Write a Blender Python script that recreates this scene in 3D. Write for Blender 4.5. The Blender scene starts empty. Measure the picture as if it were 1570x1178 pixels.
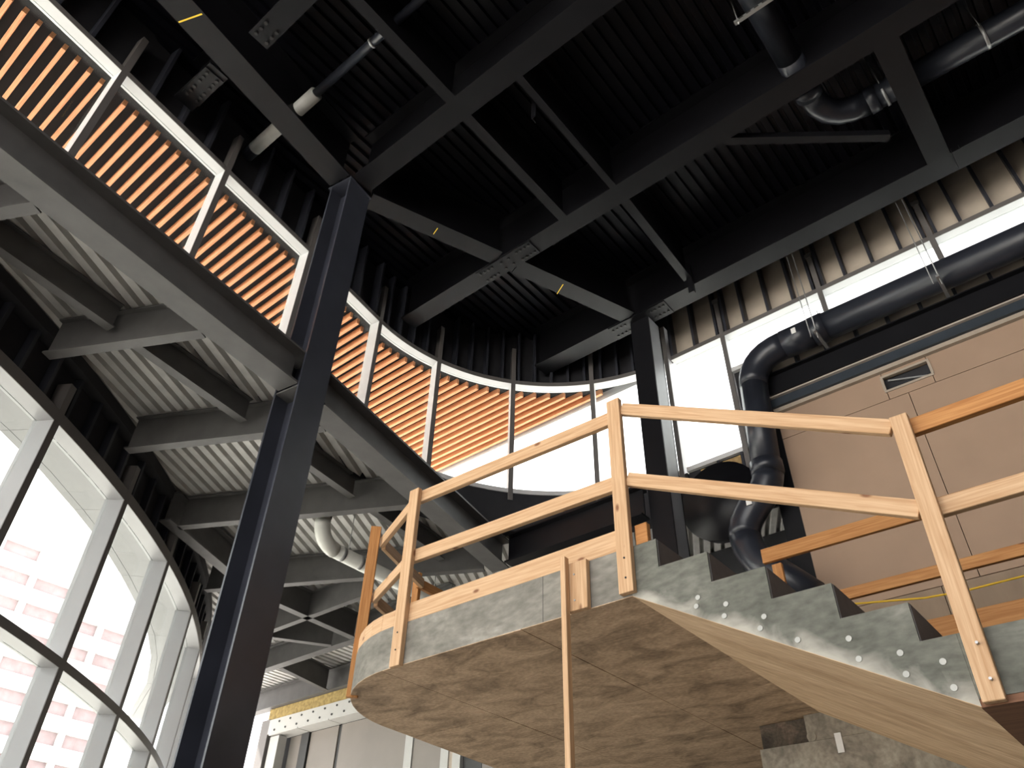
import bpy, bmesh, math, random
import numpy as np
from mathutils import Vector, Matrix
random.seed(7)
# ------------------------------------------------------------------ camera
SC = bpy.context.scene
COL = SC.collection
F_PX = 1186.7; EL = math.radians(39.287); ROLL = math.radians(1.5365); AZA = math.radians(-49.52)
CAMZ = 1.6
def _basis():
    f0 = np.array([0, math.cos(EL), math.sin(EL)]); r0 = np.array([1., 0, 0]); u0 = np.cross(r0, f0)
    r = r0*math.cos(ROLL)+u0*math.sin(ROLL); u = -r0*math.sin(ROLL)+u0*math.cos(ROLL)
    Yw = np.array([math.sin(AZA), math.cos(AZA), 0]); Xw = np.array([math.cos(AZA), -math.sin(AZA), 0])
    M = np.array([Xw, Yw, [0, 0, 1.]])
    return M@r, M@u, M@f0
CR, CU, CF = _basis()
cam = bpy.data.cameras.new('camera'); cam.sensor_fit = 'HORIZONTAL'; cam.sensor_width = 36
cam.lens = F_PX*36/1570; cam.clip_end = 600; cam.clip_start = 0.05
camo = bpy.data.objects.new('camera', cam); COL.objects.link(camo)
camo.matrix_world = Matrix(((CR[0], CU[0], -CF[0], 0), (CR[1], CU[1], -CF[1], 0), (CR[2], CU[2], -CF[2], CAMZ), (0, 0, 0, 1)))
SC.camera = camo
# ------------------------------------------------------------------ light and exposure
w = bpy.data.worlds.new('overcast_sky'); SC.world = w; w.use_nodes = True
bg = w.node_tree.nodes['Background']
bg.inputs[0].default_value = (1.0, 0.985, 0.97, 1); bg.inputs[1].default_value = 1.0
sun = bpy.data.lights.new('sun', 'SUN'); sun.energy = 4.6; sun.angle = math.radians(2); sun.color = (1, .95, .88)
suno = bpy.data.objects.new('sun', sun); COL.objects.link(suno)
suno.rotation_euler = Vector((-.5*.64, .85*.64, .77)).to_track_quat('Z', 'Y').to_euler()      # from beyond the glass facade
SC.view_settings.view_transform = 'Standard'; SC.view_settings.look = 'None'
SC.view_settings.gamma = 1; SC.view_settings.use_curve_mapping = False
SC.view_settings.exposure = 2.1
# ------------------------------------------------------------------ materials
MATS = {}
def _new(name):
    m = bpy.data.materials.new(name); m.use_nodes = True
    nt = m.node_tree; b = nt.nodes['Principled BSDF']
    MATS[name] = m
    return m, nt, b
def plain(name, col, rough=0.6, metal=0.0, var=0.12, scale=6.0, bump=0.0, bscale=60, spec=0.5, stretch=(1, 1, 1)):
    m, nt, b = _new(name)
    tc = nt.nodes.new('ShaderNodeTexCoord'); mp = nt.nodes.new('ShaderNodeMapping')
    mp.inputs['Scale'].default_value = stretch
    nt.links.new(tc.outputs['Object'], mp.inputs[0])
    n = nt.nodes.new('ShaderNodeTexNoise'); n.inputs['Scale'].default_value = scale; n.inputs['Detail'].default_value = 6
    nt.links.new(mp.outputs[0], n.inputs['Vector'])
    r = nt.nodes.new('ShaderNodeValToRGB')
    r.color_ramp.elements[0].position = .3; r.color_ramp.elements[1].position = .7
    r.color_ramp.elements[0].color = (*[c*(1-var) for c in col], 1)
    r.color_ramp.elements[1].color = (*[min(1, c*(1+var)) for c in col], 1)
    nt.links.new(n.outputs[0], r.inputs[0]); nt.links.new(r.outputs[0], b.inputs['Base Color'])
    b.inputs['Roughness'].default_value = rough; b.inputs['Metallic'].default_value = metal
    b.inputs['Specular IOR Level'].default_value = spec
    if bump:
        n2 = nt.nodes.new('ShaderNodeTexNoise'); n2.inputs['Scale'].default_value = bscale; n2.inputs['Detail'].default_value = 4
        nt.links.new(mp.outputs[0], n2.inputs['Vector'])
        bp = nt.nodes.new('ShaderNodeBump'); bp.inputs['Strength'].default_value = bump; bp.inputs['Distance'].default_value = .01
        nt.links.new(n2.outputs[0], bp.inputs['Height']); nt.links.new(bp.outputs[0], b.inputs['Normal'])
    return m
def wood(name, axis, light, dark, knots=True):
    m, nt, b = _new(name)
    tc = nt.nodes.new('ShaderNodeTexCoord'); mp = nt.nodes.new('ShaderNodeMapping')
    s = [22, 22, 22]; s[axis] = 0.9
    mp.inputs['Scale'].default_value = s
    oi = nt.nodes.new('ShaderNodeObjectInfo')
    add = nt.nodes.new('ShaderNodeVectorMath'); add.operation = 'ADD'
    sc = nt.nodes.new('ShaderNodeVectorMath'); sc.operation = 'SCALE'; sc.inputs['Scale'].default_value = 9
    comb = nt.nodes.new('ShaderNodeCombineXYZ')
    for i in range(3): nt.links.new(oi.outputs['Random'], comb.inputs[i])
    nt.links.new(comb.outputs[0], sc.inputs[0])
    nt.links.new(tc.outputs['Object'], add.inputs[0]); nt.links.new(sc.outputs[0], add.inputs[1])
    nt.links.new(add.outputs[0], mp.inputs[0])
    n = nt.nodes.new('ShaderNodeTexNoise'); n.inputs['Scale'].default_value = 3.2; n.inputs['Detail'].default_value = 7; n.inputs['Distortion'].default_value = .6
    nt.links.new(mp.outputs[0], n.inputs['Vector'])
    r = nt.nodes.new('ShaderNodeValToRGB')
    r.color_ramp.elements[0].position = .32; r.color_ramp.elements[1].position = .66
    r.color_ramp.elements[0].color = (*dark, 1); r.color_ramp.elements[1].color = (*light, 1)
    nt.links.new(n.outputs[0], r.inputs[0])
    out = r.outputs[0]
    if knots:
        v = nt.nodes.new('ShaderNodeTexVoronoi'); v.inputs['Scale'].default_value = 4.2
        mp2 = nt.nodes.new('ShaderNodeMapping'); s2 = [1.6, 1.6, 1.6]; s2[axis] = .75; mp2.inputs['Scale'].default_value = s2
        nt.links.new(add.outputs[0], mp2.inputs[0]); nt.links.new(mp2.outputs[0], v.inputs['Vector'])
        kr = nt.nodes.new('ShaderNodeValToRGB'); kr.color_ramp.elements[0].position = .05; kr.color_ramp.elements[1].position = .11
        kr.color_ramp.elements[0].color = (1, 1, 1, 1); kr.color_ramp.elements[1].color = (0, 0, 0, 1)
        nt.links.new(v.outputs['Distance'], kr.inputs[0])
        mx = nt.nodes.new('ShaderNodeMix'); mx.data_type = 'RGBA'
        nt.links.new(kr.outputs[0], mx.inputs['Factor']); nt.links.new(out, mx.inputs[6])
        mx.inputs[7].default_value = (dark[0]*.45, dark[1]*.33, dark[2]*.3, 1)
        out = mx.outputs[2]
    nt.links.new(out, b.inputs['Base Color'])
    b.inputs['Roughness'].default_value = .62; b.inputs['Specular IOR Level'].default_value = .3
    bp = nt.nodes.new('ShaderNodeBump'); bp.inputs['Strength'].default_value = .15; bp.inputs['Distance'].default_value = .004
    nt.links.new(n.outputs[0], bp.inputs['Height']); nt.links.new(bp.outputs[0], b.inputs['Normal'])
    return m
def concrete(name, c1, c2, c3, streak=(1, 1, 1), scale=2.2, lo=.35, hi=.72):
    m, nt, b = _new(name)
    tc = nt.nodes.new('ShaderNodeTexCoord'); mp = nt.nodes.new('ShaderNodeMapping'); mp.inputs['Scale'].default_value = streak
    nt.links.new(tc.outputs['Object'], mp.inputs[0])
    n = nt.nodes.new('ShaderNodeTexNoise'); n.inputs['Scale'].default_value = scale; n.inputs['Detail'].default_value = 9; n.inputs['Roughness'].default_value = .62; n.inputs['Distortion'].default_value = .8
    nt.links.new(mp.outputs[0], n.inputs['Vector'])
    r = nt.nodes.new('ShaderNodeValToRGB'); e = r.color_ramp.elements
    e[0].position = lo; e[1].position = hi; e[0].color = (*c1, 1); e[1].color = (*c3, 1)
    k = e.new((lo+hi)/2); k.color = (*c2, 1)
    nt.links.new(n.outputs[0], r.inputs[0])
    n2 = nt.nodes.new('ShaderNodeTexNoise'); n2.inputs['Scale'].default_value = scale*12; n2.inputs['Detail'].default_value = 5
    nt.links.new(mp.outputs[0], n2.inputs['Vector'])
    mx = nt.nodes.new('ShaderNodeMix'); mx.data_type = 'RGBA'; mx.blend_type = 'OVERLAY'; mx.inputs['Factor'].default_value = .55
    nt.links.new(r.outputs[0], mx.inputs[6]); nt.links.new(n2.outputs[0], mx.inputs[7])
    nt.links.new(mx.outputs[2], b.inputs['Base Color'])
    b.inputs['Roughness'].default_value = .8; b.inputs['Specular IOR Level'].default_value = .25
    bp = nt.nodes.new('ShaderNodeBump'); bp.inputs['Strength'].default_value = .25; bp.inputs['Distance'].default_value = .006
    nt.links.new(n2.outputs[0], bp.inputs['Height']); nt.links.new(bp.outputs[0], b.inputs['Normal'])
    return m
def glass(name, tint):
    m, nt, b = _new(name); nt.nodes.remove(b)
    t = nt.nodes.new('ShaderNodeBsdfTransparent'); t.inputs[0].default_value = (*tint, 1)
    g = nt.nodes.new('ShaderNodeBsdfGlossy'); g.inputs['Roughness'].default_value = .02
    lw = nt.nodes.new('ShaderNodeLayerWeight'); lw.inputs[0].default_value = .5
    pw = nt.nodes.new('ShaderNodeMath'); pw.operation = 'POWER'; pw.inputs[1].default_value = 5
    fr = nt.nodes.new('ShaderNodeMath'); fr.operation = 'MULTIPLY_ADD'; fr.inputs[1].default_value = .6; fr.inputs[2].default_value = .02
    nt.links.new(lw.outputs['Facing'], pw.inputs[0]); nt.links.new(pw.outputs[0], fr.inputs[0])
    mx = nt.nodes.new('ShaderNodeMixShader')
    nt.links.new(fr.outputs[0], mx.inputs[0]); nt.links.new(t.outputs[0], mx.inputs[1]); nt.links.new(g.outputs[0], mx.inputs[2])
    nt.links.new(mx.outputs[0], nt.nodes['Material Output'].inputs[0])
    return m
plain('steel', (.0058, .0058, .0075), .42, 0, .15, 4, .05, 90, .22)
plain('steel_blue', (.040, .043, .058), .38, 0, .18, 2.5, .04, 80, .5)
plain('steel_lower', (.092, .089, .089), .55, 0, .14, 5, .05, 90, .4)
plain('bolt', (.02, .02, .02), .5, .3, .1)
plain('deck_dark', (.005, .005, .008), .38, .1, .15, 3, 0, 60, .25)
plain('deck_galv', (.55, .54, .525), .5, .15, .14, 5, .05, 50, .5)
plain('membrane', (.82, .82, .80), .8, 0, .03)
plain('alu', (.60, .60, .605), .45, 0, .03, 2)
plain('alu_dark', (.13, .12, .115), .5, 0, .06, 2)  # on inner frame faces this dark tone is painted shade
plain('stud', (.028, .03, .04), .5, .1, .15, 4)
plain('sheath_dark', (.016, .016, .02), .8, 0, .2)
plain('sheath_tan', (.50, .43, .35), .85, 0, .12, 3)
plain('soffit_black', (.012, .012, .014), .9, 0, .2)
plain('steel_lit_side', (.26, .265, .28), .4, 0, .1, 3)  # pale tone puts the light on one column side into colour
plain('canopy_panel', (.24, .24, .243), .6, 0, .03)
plain('alu_facade', (.36, .36, .372), .45, 0, .03, 2)
plain('panel_white', (.42, .415, .40), .6, 0, .03)
plain('bldg_white', (.55, .55, .55), .9, 0, .03)
plain('bldg_pink', (.31, .235, .245), .8, 0, .12, 1.2)
plain('pipe_dark', (.020, .0225, .031), .32, 0, .12, 3, 0, 60, .5)
plain('pipe_white', (.62, .62, .58), .4, 0, .12, 4)
plain('galv', (.38, .38, .38), .4, .6, .1)
plain('sticker', (.75, .74, .72), .6, 0, .05)
plain('tan_wall', (.345, .235, .165), .85, 0, .045, 2.2)
plain('tan_base', (.28, .205, .145), .85, 0, .12, 5, .1, 40, .3, (1, 1, .3))
plain('tan_trim', (.36, .30, .24), .6, 0, .1)
plain('channel_blue', (.035, .045, .058), .4, .2, .15)
plain('trim_pale', (.42, .36, .32), .5, 0, .1)
plain('riser', (.105, .095, .092), .7, 0, .15, 12)
plain('insul', (.31, .225, .085), .95, 0, .35, 14, .4, 40)
plain('osb', (.36, .235, .10), .85, 0, .35, 22, .1, 30)
plain('bwall_panel', (.19, .168, .148), .55, 0, .08, 1.3)
plain('bwall_dark', (.03, .03, .03), .6, 0, .1)
plain('yellow', (.80, .50, .03), .6, 0, .1)
plain('chalk', (.85, .58, .05), .8, 0, .1)
plain('plug', (.46, .46, .43), .8, 0, .08)
plain('rubber', (.02, .02, .02), .7, 0, .1)
plain('floor', (.14, .13, .118), .7, 0, .12, 1.5)
plain('ground', (.74, .715, .68), .9, 0, .08, .6)
wood('pine_x', 0, (.62, .41, .245), (.47, .275, .14))
wood('orange_x', 0, (.52, .25, .085), (.36, .145, .042))
wood('slat', 1, (.70, .33, .165), (.50, .195, .085), False)
wood('brownply', 1, (.25, .12, .065), (.16, .07, .035), False)
concrete('conc_edge', (.14, .132, .112), (.235, .22, .19), (.40, .375, .335), (1, .45, 1.1), 2.0, .3, .76)
concrete('conc_soffit', (.22, .15, .098), (.50, .35, .23), (.70, .51, .35), (1.4, .75, 1), 3.4, .28, .75)
concrete('conc_flight', (.40, .255, .145), (.55, .38, .235), (.68, .50, .33), (2.2, .35, .35), 2.2, .3, .75)
concrete('conc_wall', (.16, .14, .115), (.30, .265, .215), (.42, .38, .31), (1, 1, 1), 2.2)
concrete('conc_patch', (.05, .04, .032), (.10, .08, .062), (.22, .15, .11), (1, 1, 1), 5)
def lime_band(src, name, oy, z0, slope):
    m = MATS[src].copy(); m.name = name; MATS[name] = m; nt = m.node_tree; b = nt.nodes['Principled BSDF']
    old = b.inputs['Base Color'].links[0].from_socket
    tc = nt.nodes.new('ShaderNodeTexCoord'); sp = nt.nodes.new('ShaderNodeSeparateXYZ'); nt.links.new(tc.outputs['Object'], sp.inputs[0])
    ma = nt.nodes.new('ShaderNodeMath'); ma.operation = 'MULTIPLY_ADD'; ma.inputs[1].default_value = -slope; ma.inputs[2].default_value = -z0+oy*slope
    nt.links.new(sp.outputs['Y'], ma.inputs[0])
    ad = nt.nodes.new('ShaderNodeMath'); ad.operation = 'ADD'; nt.links.new(sp.outputs['Z'], ad.inputs[0]); nt.links.new(ma.outputs[0], ad.inputs[1])
    n = nt.nodes.new('ShaderNodeTexNoise'); n.inputs['Scale'].default_value = 4; n.inputs['Detail'].default_value = 8; n.inputs['Distortion'].default_value = 1.5
    nt.links.new(tc.outputs['Object'], n.inputs['Vector'])
    na = nt.nodes.new('ShaderNodeMath'); na.operation = 'MULTIPLY_ADD'; na.inputs[1].default_value = .30; nt.links.new(n.outputs[0], na.inputs[0]); nt.links.new(ad.outputs[0], na.inputs[2])
    r = nt.nodes.new('ShaderNodeValToRGB'); e = r.color_ramp.elements; e[0].position = .13; e[0].color = (.75, .75, .75, 1); e[1].position = .24; e[1].color = (0, 0, 0, 1)
    nt.links.new(na.outputs[0], r.inputs[0])
    mx = nt.nodes.new('ShaderNodeMix'); mx.data_type = 'RGBA'; nt.links.new(r.outputs[0], mx.inputs['Factor']); nt.links.new(old, mx.inputs[6]); mx.inputs[7].default_value = (.52, .49, .43, 1)
    nt.links.new(mx.outputs[2], b.inputs['Base Color'])
concrete('conc_stair', (.085, .088, .072), (.15, .15, .127), (.30, .29, .255), (1, .5, 1.1), 2.3, .3, .76)
lime_band('conc_stair', 'conc_flight_side', 2.081-1.9, 3.402, (3.402-2.555)/(2.081-.585))
glass('glass', (.96, .985, .975))
# ------------------------------------------------------------------ builders
def tag(o, label=None, cat=None, group=None, kind=None):
    if label: o['label'] = label
    if cat: o['category'] = cat
    if group: o['group'] = group
    if kind: o['kind'] = kind
    return o
def empty(name, loc=(0, 0, 0)):
    o = bpy.data.objects.new(name, None); o.empty_display_size = .2; COL.objects.link(o); o.location = loc
    return o
def wloc(o):
    v = Vector((0, 0, 0))
    while o is not None:
        v += o.location; o = o.parent
    return v
def mesh(name, verts, faces, mat, parent=None, smooth=False, origin=None):
    L = wloc(parent) if parent else Vector((0, 0, 0))
    O = Vector(origin) if origin is not None else L
    me = bpy.data.meshes.new(name)
    me.from_pydata([tuple(Vector(v)-O) for v in verts], [], faces)
    bm = bmesh.new(); bm.from_mesh(me); bmesh.ops.recalc_face_normals(bm, faces=bm.faces); bm.to_mesh(me); bm.free()
    me.materials.append(MATS[mat])
    if smooth: me.polygons.foreach_set('use_smooth', [True]*len(me.polygons))
    o = bpy.data.objects.new(name, me); COL.objects.link(o)
    if parent: o.parent = parent
    o.location = O-L
    return o
BF = [(0, 1, 2, 3), (7, 6, 5, 4), (0, 4, 5, 1), (1, 5, 6, 2), (2, 6, 7, 3), (3, 7, 4, 0)]
class MB:
    def __init__(s): s.v = []; s.f = []
    def add(s, v, f):
        n = len(s.v); s.v += [tuple(q) for q in v]; s.f += [tuple(i+n for i in q) for q in f]; return s
    def box(s, x0, x1, y0, y1, z0, z1):
        return s.add([(x0, y0, z0), (x1, y0, z0), (x1, y1, z0), (x0, y1, z0), (x0, y0, z1), (x1, y0, z1), (x1, y1, z1), (x0, y1, z1)], BF)
    def obox(s, p0, p1, o0, o1, z0, z1):
        """box along plan line p0-p1, lateral offsets o0..o1 (left positive), heights z0..z1"""
        p0 = np.array(p0[:2], float); p1 = np.array(p1[:2], float); d = (p1-p0)/np.linalg.norm(p1-p0); n = np.array([-d[1], d[0]])
        q = [p0+n*o0, p1+n*o0, p1+n*o1, p0+n*o1]
        return s.add([(a[0], a[1], z0) for a in q]+[(a[0], a[1], z1) for a in q], BF)
    def bar(s, p0, p1, up, h, w):
        """bar with axis p0-p1; size h along up, w across"""
        p0 = Vector(p0); p1 = Vector(p1); d = (p1-p0).normalized(); u = Vector(up); u = (u-d*u.dot(d)).normalized(); r = d.cross(u)
        v = []
        for p in (p0, p1):
            for a, b in ((-1, -1), (1, -1), (1, 1), (-1, 1)): v.append(p+r*(a*w/2)+u*(b*h/2))
        return s.add(v, BF)
    def tube(s, path, r, seg=14, caps=True):
        P = [Vector(p) for p in path]; rings = []
        prev = None
        for i, p in enumerate(P):
            if i == 0: d = P[1]-P[0]
            elif i == len(P)-1: d = P[-1]-P[-2]
            else: d = (P[i]-P[i-1]).normalized()+(P[i+1]-P[i]).normalized()
            d.normalize()
            if prev is None:
                a = Vector((0, 0, 1)) if abs(d.z) < .9 else Vector((1, 0, 0)); u = (a-d*a.dot(d)).normalized()
            else: u = (prev-d*prev.dot(d)).normalized()
            prev = u; q = d.cross(u)
            rr = r[i] if isinstance(r, (list, tuple)) else r
            rings.append([p+u*(rr*math.cos(2*math.pi*k/seg))+q*(rr*math.sin(2*math.pi*k/seg)) for k in range(seg)])
        v = [x for g in rings for x in g]; f = []
        for i in range(len(P)-1):
            for k in range(seg):
                k2 = (k+1) % seg; f.append((i*seg+k, i*seg+k2, (i+1)*seg+k2, (i+1)*seg+k))
        if caps: f.append(tuple(range(seg))); f.append(tuple((len(P)-1)*seg+k for k in reversed(range(seg))))
        return s.add(v, f)
    def arc(s, c, r0, r1, a0, a1, z0, z1, seg=16):
        v = []; f = []
        for i in range(seg+1):
            a = math.radians(a0+(a1-a0)*i/seg); ca, sa = math.cos(a), math.sin(a)
            v += [(c[0]+r0*ca, c[1]+r0*sa, z0), (c[0]+r1*ca, c[1]+r1*sa, z0), (c[0]+r1*ca, c[1]+r1*sa, z1), (c[0]+r0*ca, c[1]+r0*sa, z1)]
        for i in range(seg):
            b = 4*i
            for k in range(4):
                k2 = (k+1) % 4; f.append((b+k, b+k2, b+4+k2, b+4+k))
        f.append((0, 1, 2, 3)); f.append((4*seg+3, 4*seg+2, 4*seg+1, 4*seg))
        return s.add(v, f)
    def prism(s, poly, z0, z1):
        n = len(poly); v = [(p[0], p[1], z0) for p in poly]+[(p[0], p[1], z1) for p in poly]
        f = [tuple(range(n)), tuple(n+i for i in reversed(range(n)))]+[(i, (i+1) % n, n+(i+1) % n, n+i) for i in range(n)]
        return s.add(v, f)
    def put(s, name, mat, parent=None, smooth=False, origin=None): return mesh(name, s.v, s.f, mat, parent, smooth, origin)
def soft(o, wd=.004, seg=1):
    m = o.modifiers.new('bevel', 'BEVEL'); m.width = wd; m.segments = seg; m.limit_method = 'ANGLE'
    return o
def ibeam(name, p0, p1, zb, zt, wf, mat, label, group=None, tf=.026, tw=.018, off=0.0):
    t = empty(name, (p0[0], p0[1], zb)); tag(t, label, 'beam', group)
    MB().obox(p0, p1, off-wf/2, off+wf/2, zb, zb+tf).put('bottom_flange', mat, t)
    MB().obox(p0, p1, off-tw/2, off+tw/2, zb+tf, zt-tf).put('web', mat, t)
    MB().obox(p0, p1, off-wf/2, off+wf/2, zt-tf, zt).put('top_flange', mat, t)
    return t
def rod(parent, p0, p1, r, mat, name='rod', seg=8): return MB().tube([p0, p1], r, seg).put(name, mat, parent, True)
def splice(parent, centre, d, L, W, z, rows, cols, gap, extra=0):
    """bolted plate under a flange: plate part with each bolt a sub-part"""
    d = np.array(d, float); d /= np.linalg.norm(d); n = np.array([-d[1], d[0]]); c = np.array(centre[:2], float)
    a = c-d*L/2; b = c+d*L/2
    pl = MB().obox(a, b, -W/2, W/2, z-.018, z-.001).put('splice_plate', 'steel', parent)
    for side in (-1, 1):
        for i in range(cols):
            for j in range(rows):
                s = side*(L/2-.05-i*.072); o = (j-(rows-1)/2)*gap
                p = c+d*s+n*o
                MB().tube([(p[0], p[1], z-.036), (p[0], p[1], z-.018)], .02, 8).put('bolt', 'bolt', pl)
    for k in range(extra):
        p = c+d*(.07*(1 if k % 2 else -1))+n*(.06*(1 if k//2 else -1))
        MB().tube([(p[0], p[1], z-.036), (p[0], p[1], z-.018)], .02, 8).put('bolt', 'bolt', pl)
    return pl
# ------------------------------------------------------------------ plan geometry
C = np.array([.9891, .1472]); N = np.array([-.1472, .9891])          # left clerestory line and its outward normal
E = np.array([-.463, .886]); EP = np.array([.886, .463])             # lower roof beams and deck flutes
CC = np.array([5.583, 4.051]); RC = 2.995                             # curved clerestory (inner face)
CF_ = np.array([-6.931, 21.172]); RF = 16.161                         # curved glass facade (inner face), outside is towards its centre
HB = 9.95; HD = 10.80; LB = 6.52; LT = 6.95; LD = 7.0
ZL = 3.697; ZLB = 3.402; ZM = 2.844; ZMB = 2.555; X0 = 3.505; XW = 6.05
TAN = CC+N*RC
M1 = np.array([.602, 6.307])
def cl(x): return np.array([x, M1[1]+(x-M1[0])*C[1]/C[0]])
# ------------------------------------------------------------------ ground, floors
tag(MB().prism([(-150, -150), (170, -150), (170, 170), (-150, 170)], -.4, -.12).put('ground', 'ground'), kind='structure')
tag(MB().box(-9, 12, -9, 16, -.12, 0).put('floor', 'floor'), kind='structure')
tag(MB().box(-9, 11.5, -6.3, -6.0, 0, 11.1).put('light_block_near', 'sheath_dark'), kind='structure')  # unseen dark wall, added to keep light from coming in behind
tag(MB().box(-9.3, -9, -6.3, 4.6, 0, 2.5).put('light_block_side', 'sheath_dark'), kind='structure')  # unseen low wall, added to block ground bounce onto the ceiling
# ------------------------------------------------------------------ steel columns
def wcol(name, corner, d, bf, dp, z0, z1, mat, label):
    d = np.array(d, float); n = np.array([-d[1], d[0]]); c = np.array(corner, float)
    t = empty(name, (c[0], c[1], z0)); tag(t, label, 'column')
    MB().obox(c, c+d*bf, 0, .022, z0, z1).put('flange', mat, t)
    MB().obox(c, c+d*bf, dp-.022, dp, z0, z1).put('flange', mat, t)
    m = c+d*(bf/2-.008)
    MB().obox(m, m+d*.016, .022, dp-.022, z0, z1).put('web', mat, t)
    return t
col1 = wcol('steel_column', (3.231, 5.582), C, .374, .342, 0, HB-.002, 'steel_blue', 'tall dark blue-grey steel column carrying the low roof girder')
k1 = np.array([3.231, 5.582])
for zz in (LB-.03, LT):
    MB().obox(k1+C*.005, k1+C*.175, .024, .318, zz, zz+.02).put('stiffener_plate', 'steel_lower', col1)
MB().obox(k1-C*.02, k1+C*.394, -.02, .362, HB-.014, HB-.0015).put('cap_plate', 'steel_blue', col1)
col2 = empty('steel_column', (7.75, 3.93, ZL)); tag(col2, 'dark steel column standing in front of the curved clerestory glass', 'column')
MB().box(7.75, 7.772, 3.93, 4.24, ZL, HB-.02).put('flange', 'steel', col2)
MB().box(8.058, 8.08, 3.93, 4.24, ZL, HB-.02).put('flange', 'steel', col2)
MB().box(7.772, 8.058, 4.077, 4.093, ZL, HB-.02).put('web', 'steel', col2)
MB().box(7.773, 8.057, 3.932, 3.942, ZL, HB-.02).put('lit_side_plate', 'steel_lit_side', col2)  # added pale plate, painted as the lit side of the column
# ------------------------------------------------------------------ upper roof steel
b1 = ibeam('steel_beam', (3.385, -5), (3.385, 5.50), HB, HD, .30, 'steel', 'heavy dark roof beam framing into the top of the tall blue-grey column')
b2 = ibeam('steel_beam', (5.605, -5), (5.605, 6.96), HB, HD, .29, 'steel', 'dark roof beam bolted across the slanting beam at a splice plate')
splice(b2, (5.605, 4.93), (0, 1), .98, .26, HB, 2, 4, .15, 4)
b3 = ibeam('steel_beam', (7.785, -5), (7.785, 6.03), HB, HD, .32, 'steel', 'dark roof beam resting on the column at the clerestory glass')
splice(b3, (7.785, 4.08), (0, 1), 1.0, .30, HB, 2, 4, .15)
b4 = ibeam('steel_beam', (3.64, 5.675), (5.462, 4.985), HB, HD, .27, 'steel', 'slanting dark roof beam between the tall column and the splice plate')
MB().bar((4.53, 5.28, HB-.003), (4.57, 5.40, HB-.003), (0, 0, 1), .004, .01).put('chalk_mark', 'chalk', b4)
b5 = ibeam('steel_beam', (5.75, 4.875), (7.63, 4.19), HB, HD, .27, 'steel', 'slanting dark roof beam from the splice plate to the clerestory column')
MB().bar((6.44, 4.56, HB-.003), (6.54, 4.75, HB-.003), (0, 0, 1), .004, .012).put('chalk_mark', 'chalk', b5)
pA = np.array([3.17, 5.735]); pB = pA-C*8
b6 = ibeam('steel_beam', pB, pA, HB, HD, .33, 'steel', 'dark roof beam running along above the straight clerestory with an orange chalk mark')
MB().bar((.69, 5.52, HB-.003), (.80, 5.24, HB-.003), (0, 0, 1), .004, .016).put('chalk_mark', 'chalk', b6)
b7 = ibeam('steel_beam', (1.37, -5), (1.37, 5.02), HB, HD, .25, 'steel', 'dark roof beam ending in a bolted plate beside the chalk-marked beam')
for s in (-.07, .07):
    for q in (0, 1, 2): MB().tube([(1.37+s, 4.95-q*.09, HB-.03), (1.37+s, 4.95-q*.09, HB)], .02, 8).put('bolt', 'bolt', b7)
b8 = ibeam('steel_beam', (1.30, 5.66), (1.27, 6.36), HB, HD, .25, 'steel', 'short dark beam stub between the chalk-marked beam and the stud wall')
splice(b8, (1.29, 5.98), (0, 1), .5, .24, HB, 2, 3, .13)
def joist(p0, p1, wd, label, zb=HB): return ibeam('roof_joist', p0, p1, zb, HD, wd, 'steel', label, 'roof joists', .016, .010)
joist((1.50, 3.83), (3.235, 3.83), .14, 'thin dark roof joist crossed below by the white and dark drain pipe')
joist((3.535, 3.84), (5.46, 3.84), .13, 'thin dark roof joist nearest the slanting beam, in the bay beside the splice plate')
joist((3.535, 3.03), (5.46, 3.03), .09, 'slender dark roof joist beside the hanging steel angle')
joist((5.75, 3.03), (7.49, 3.09), .12, 'dark roof joist with a hanging angle at its clerestory end')
joist((5.75, -.36), (7.625, -.35), .27, 'wide dark roof joist crossing below the dark bent roof drain pipe')
t = empty('roof_brace', (5.75, 1.67, HB)); tag(t, 'thin diagonal steel brace lying under the fluted roof deck', 'brace')
MB().obox((5.75, 1.62), (6.97, .02), -.05, .05, HB+.02, HB+.03).put('horizontal_leg', 'steel', t)
MB().obox((5.75, 1.62), (6.97, .02), -.05, -.042, HB+.03, HB+.12).put('vertical_leg', 'steel', t)
t = empty('hanging_angle', (7.5, 3.03, 9.7)); tag(t, 'short steel angle hanging at the end of a roof joist beside the clerestory beam', 'angle')
MB().box(7.47, 7.53, 3.02, 3.03, 9.66, HB+.3).put('leg', 'steel', t); MB().box(7.47, 7.478, 3.03, 3.10, 9.66, HB+.3).put('leg', 'steel', t)
t = empty('hanging_angle', (4.0, 3.35, 9.85)); tag(t, 'dark hanging steel angle with a bent tip in the middle roof bay', 'angle')
MB().box(3.98, 4.06, 3.20, 3.21, 9.86, HD).put('leg', 'steel', t); MB().box(3.98, 3.99, 3.14, 3.20, 9.86, HD).put('leg', 'steel', t)
t = empty('hanging_angle', (7.6, -.6, 9.75)); tag(t, 'steel channel end poking over the clerestory beam beside the wide joist', 'angle')
MB().box(7.55, 7.86, -.60, -.50, 9.86, 9.87).put('leg', 'steel', t); MB().box(7.55, 7.86, -.60, -.59, 9.87, 9.94).put('leg', 'steel', t); MB().box(7.55, 7.86, -.51, -.50, 9.87, 9.94).put('leg', 'steel', t)
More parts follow.
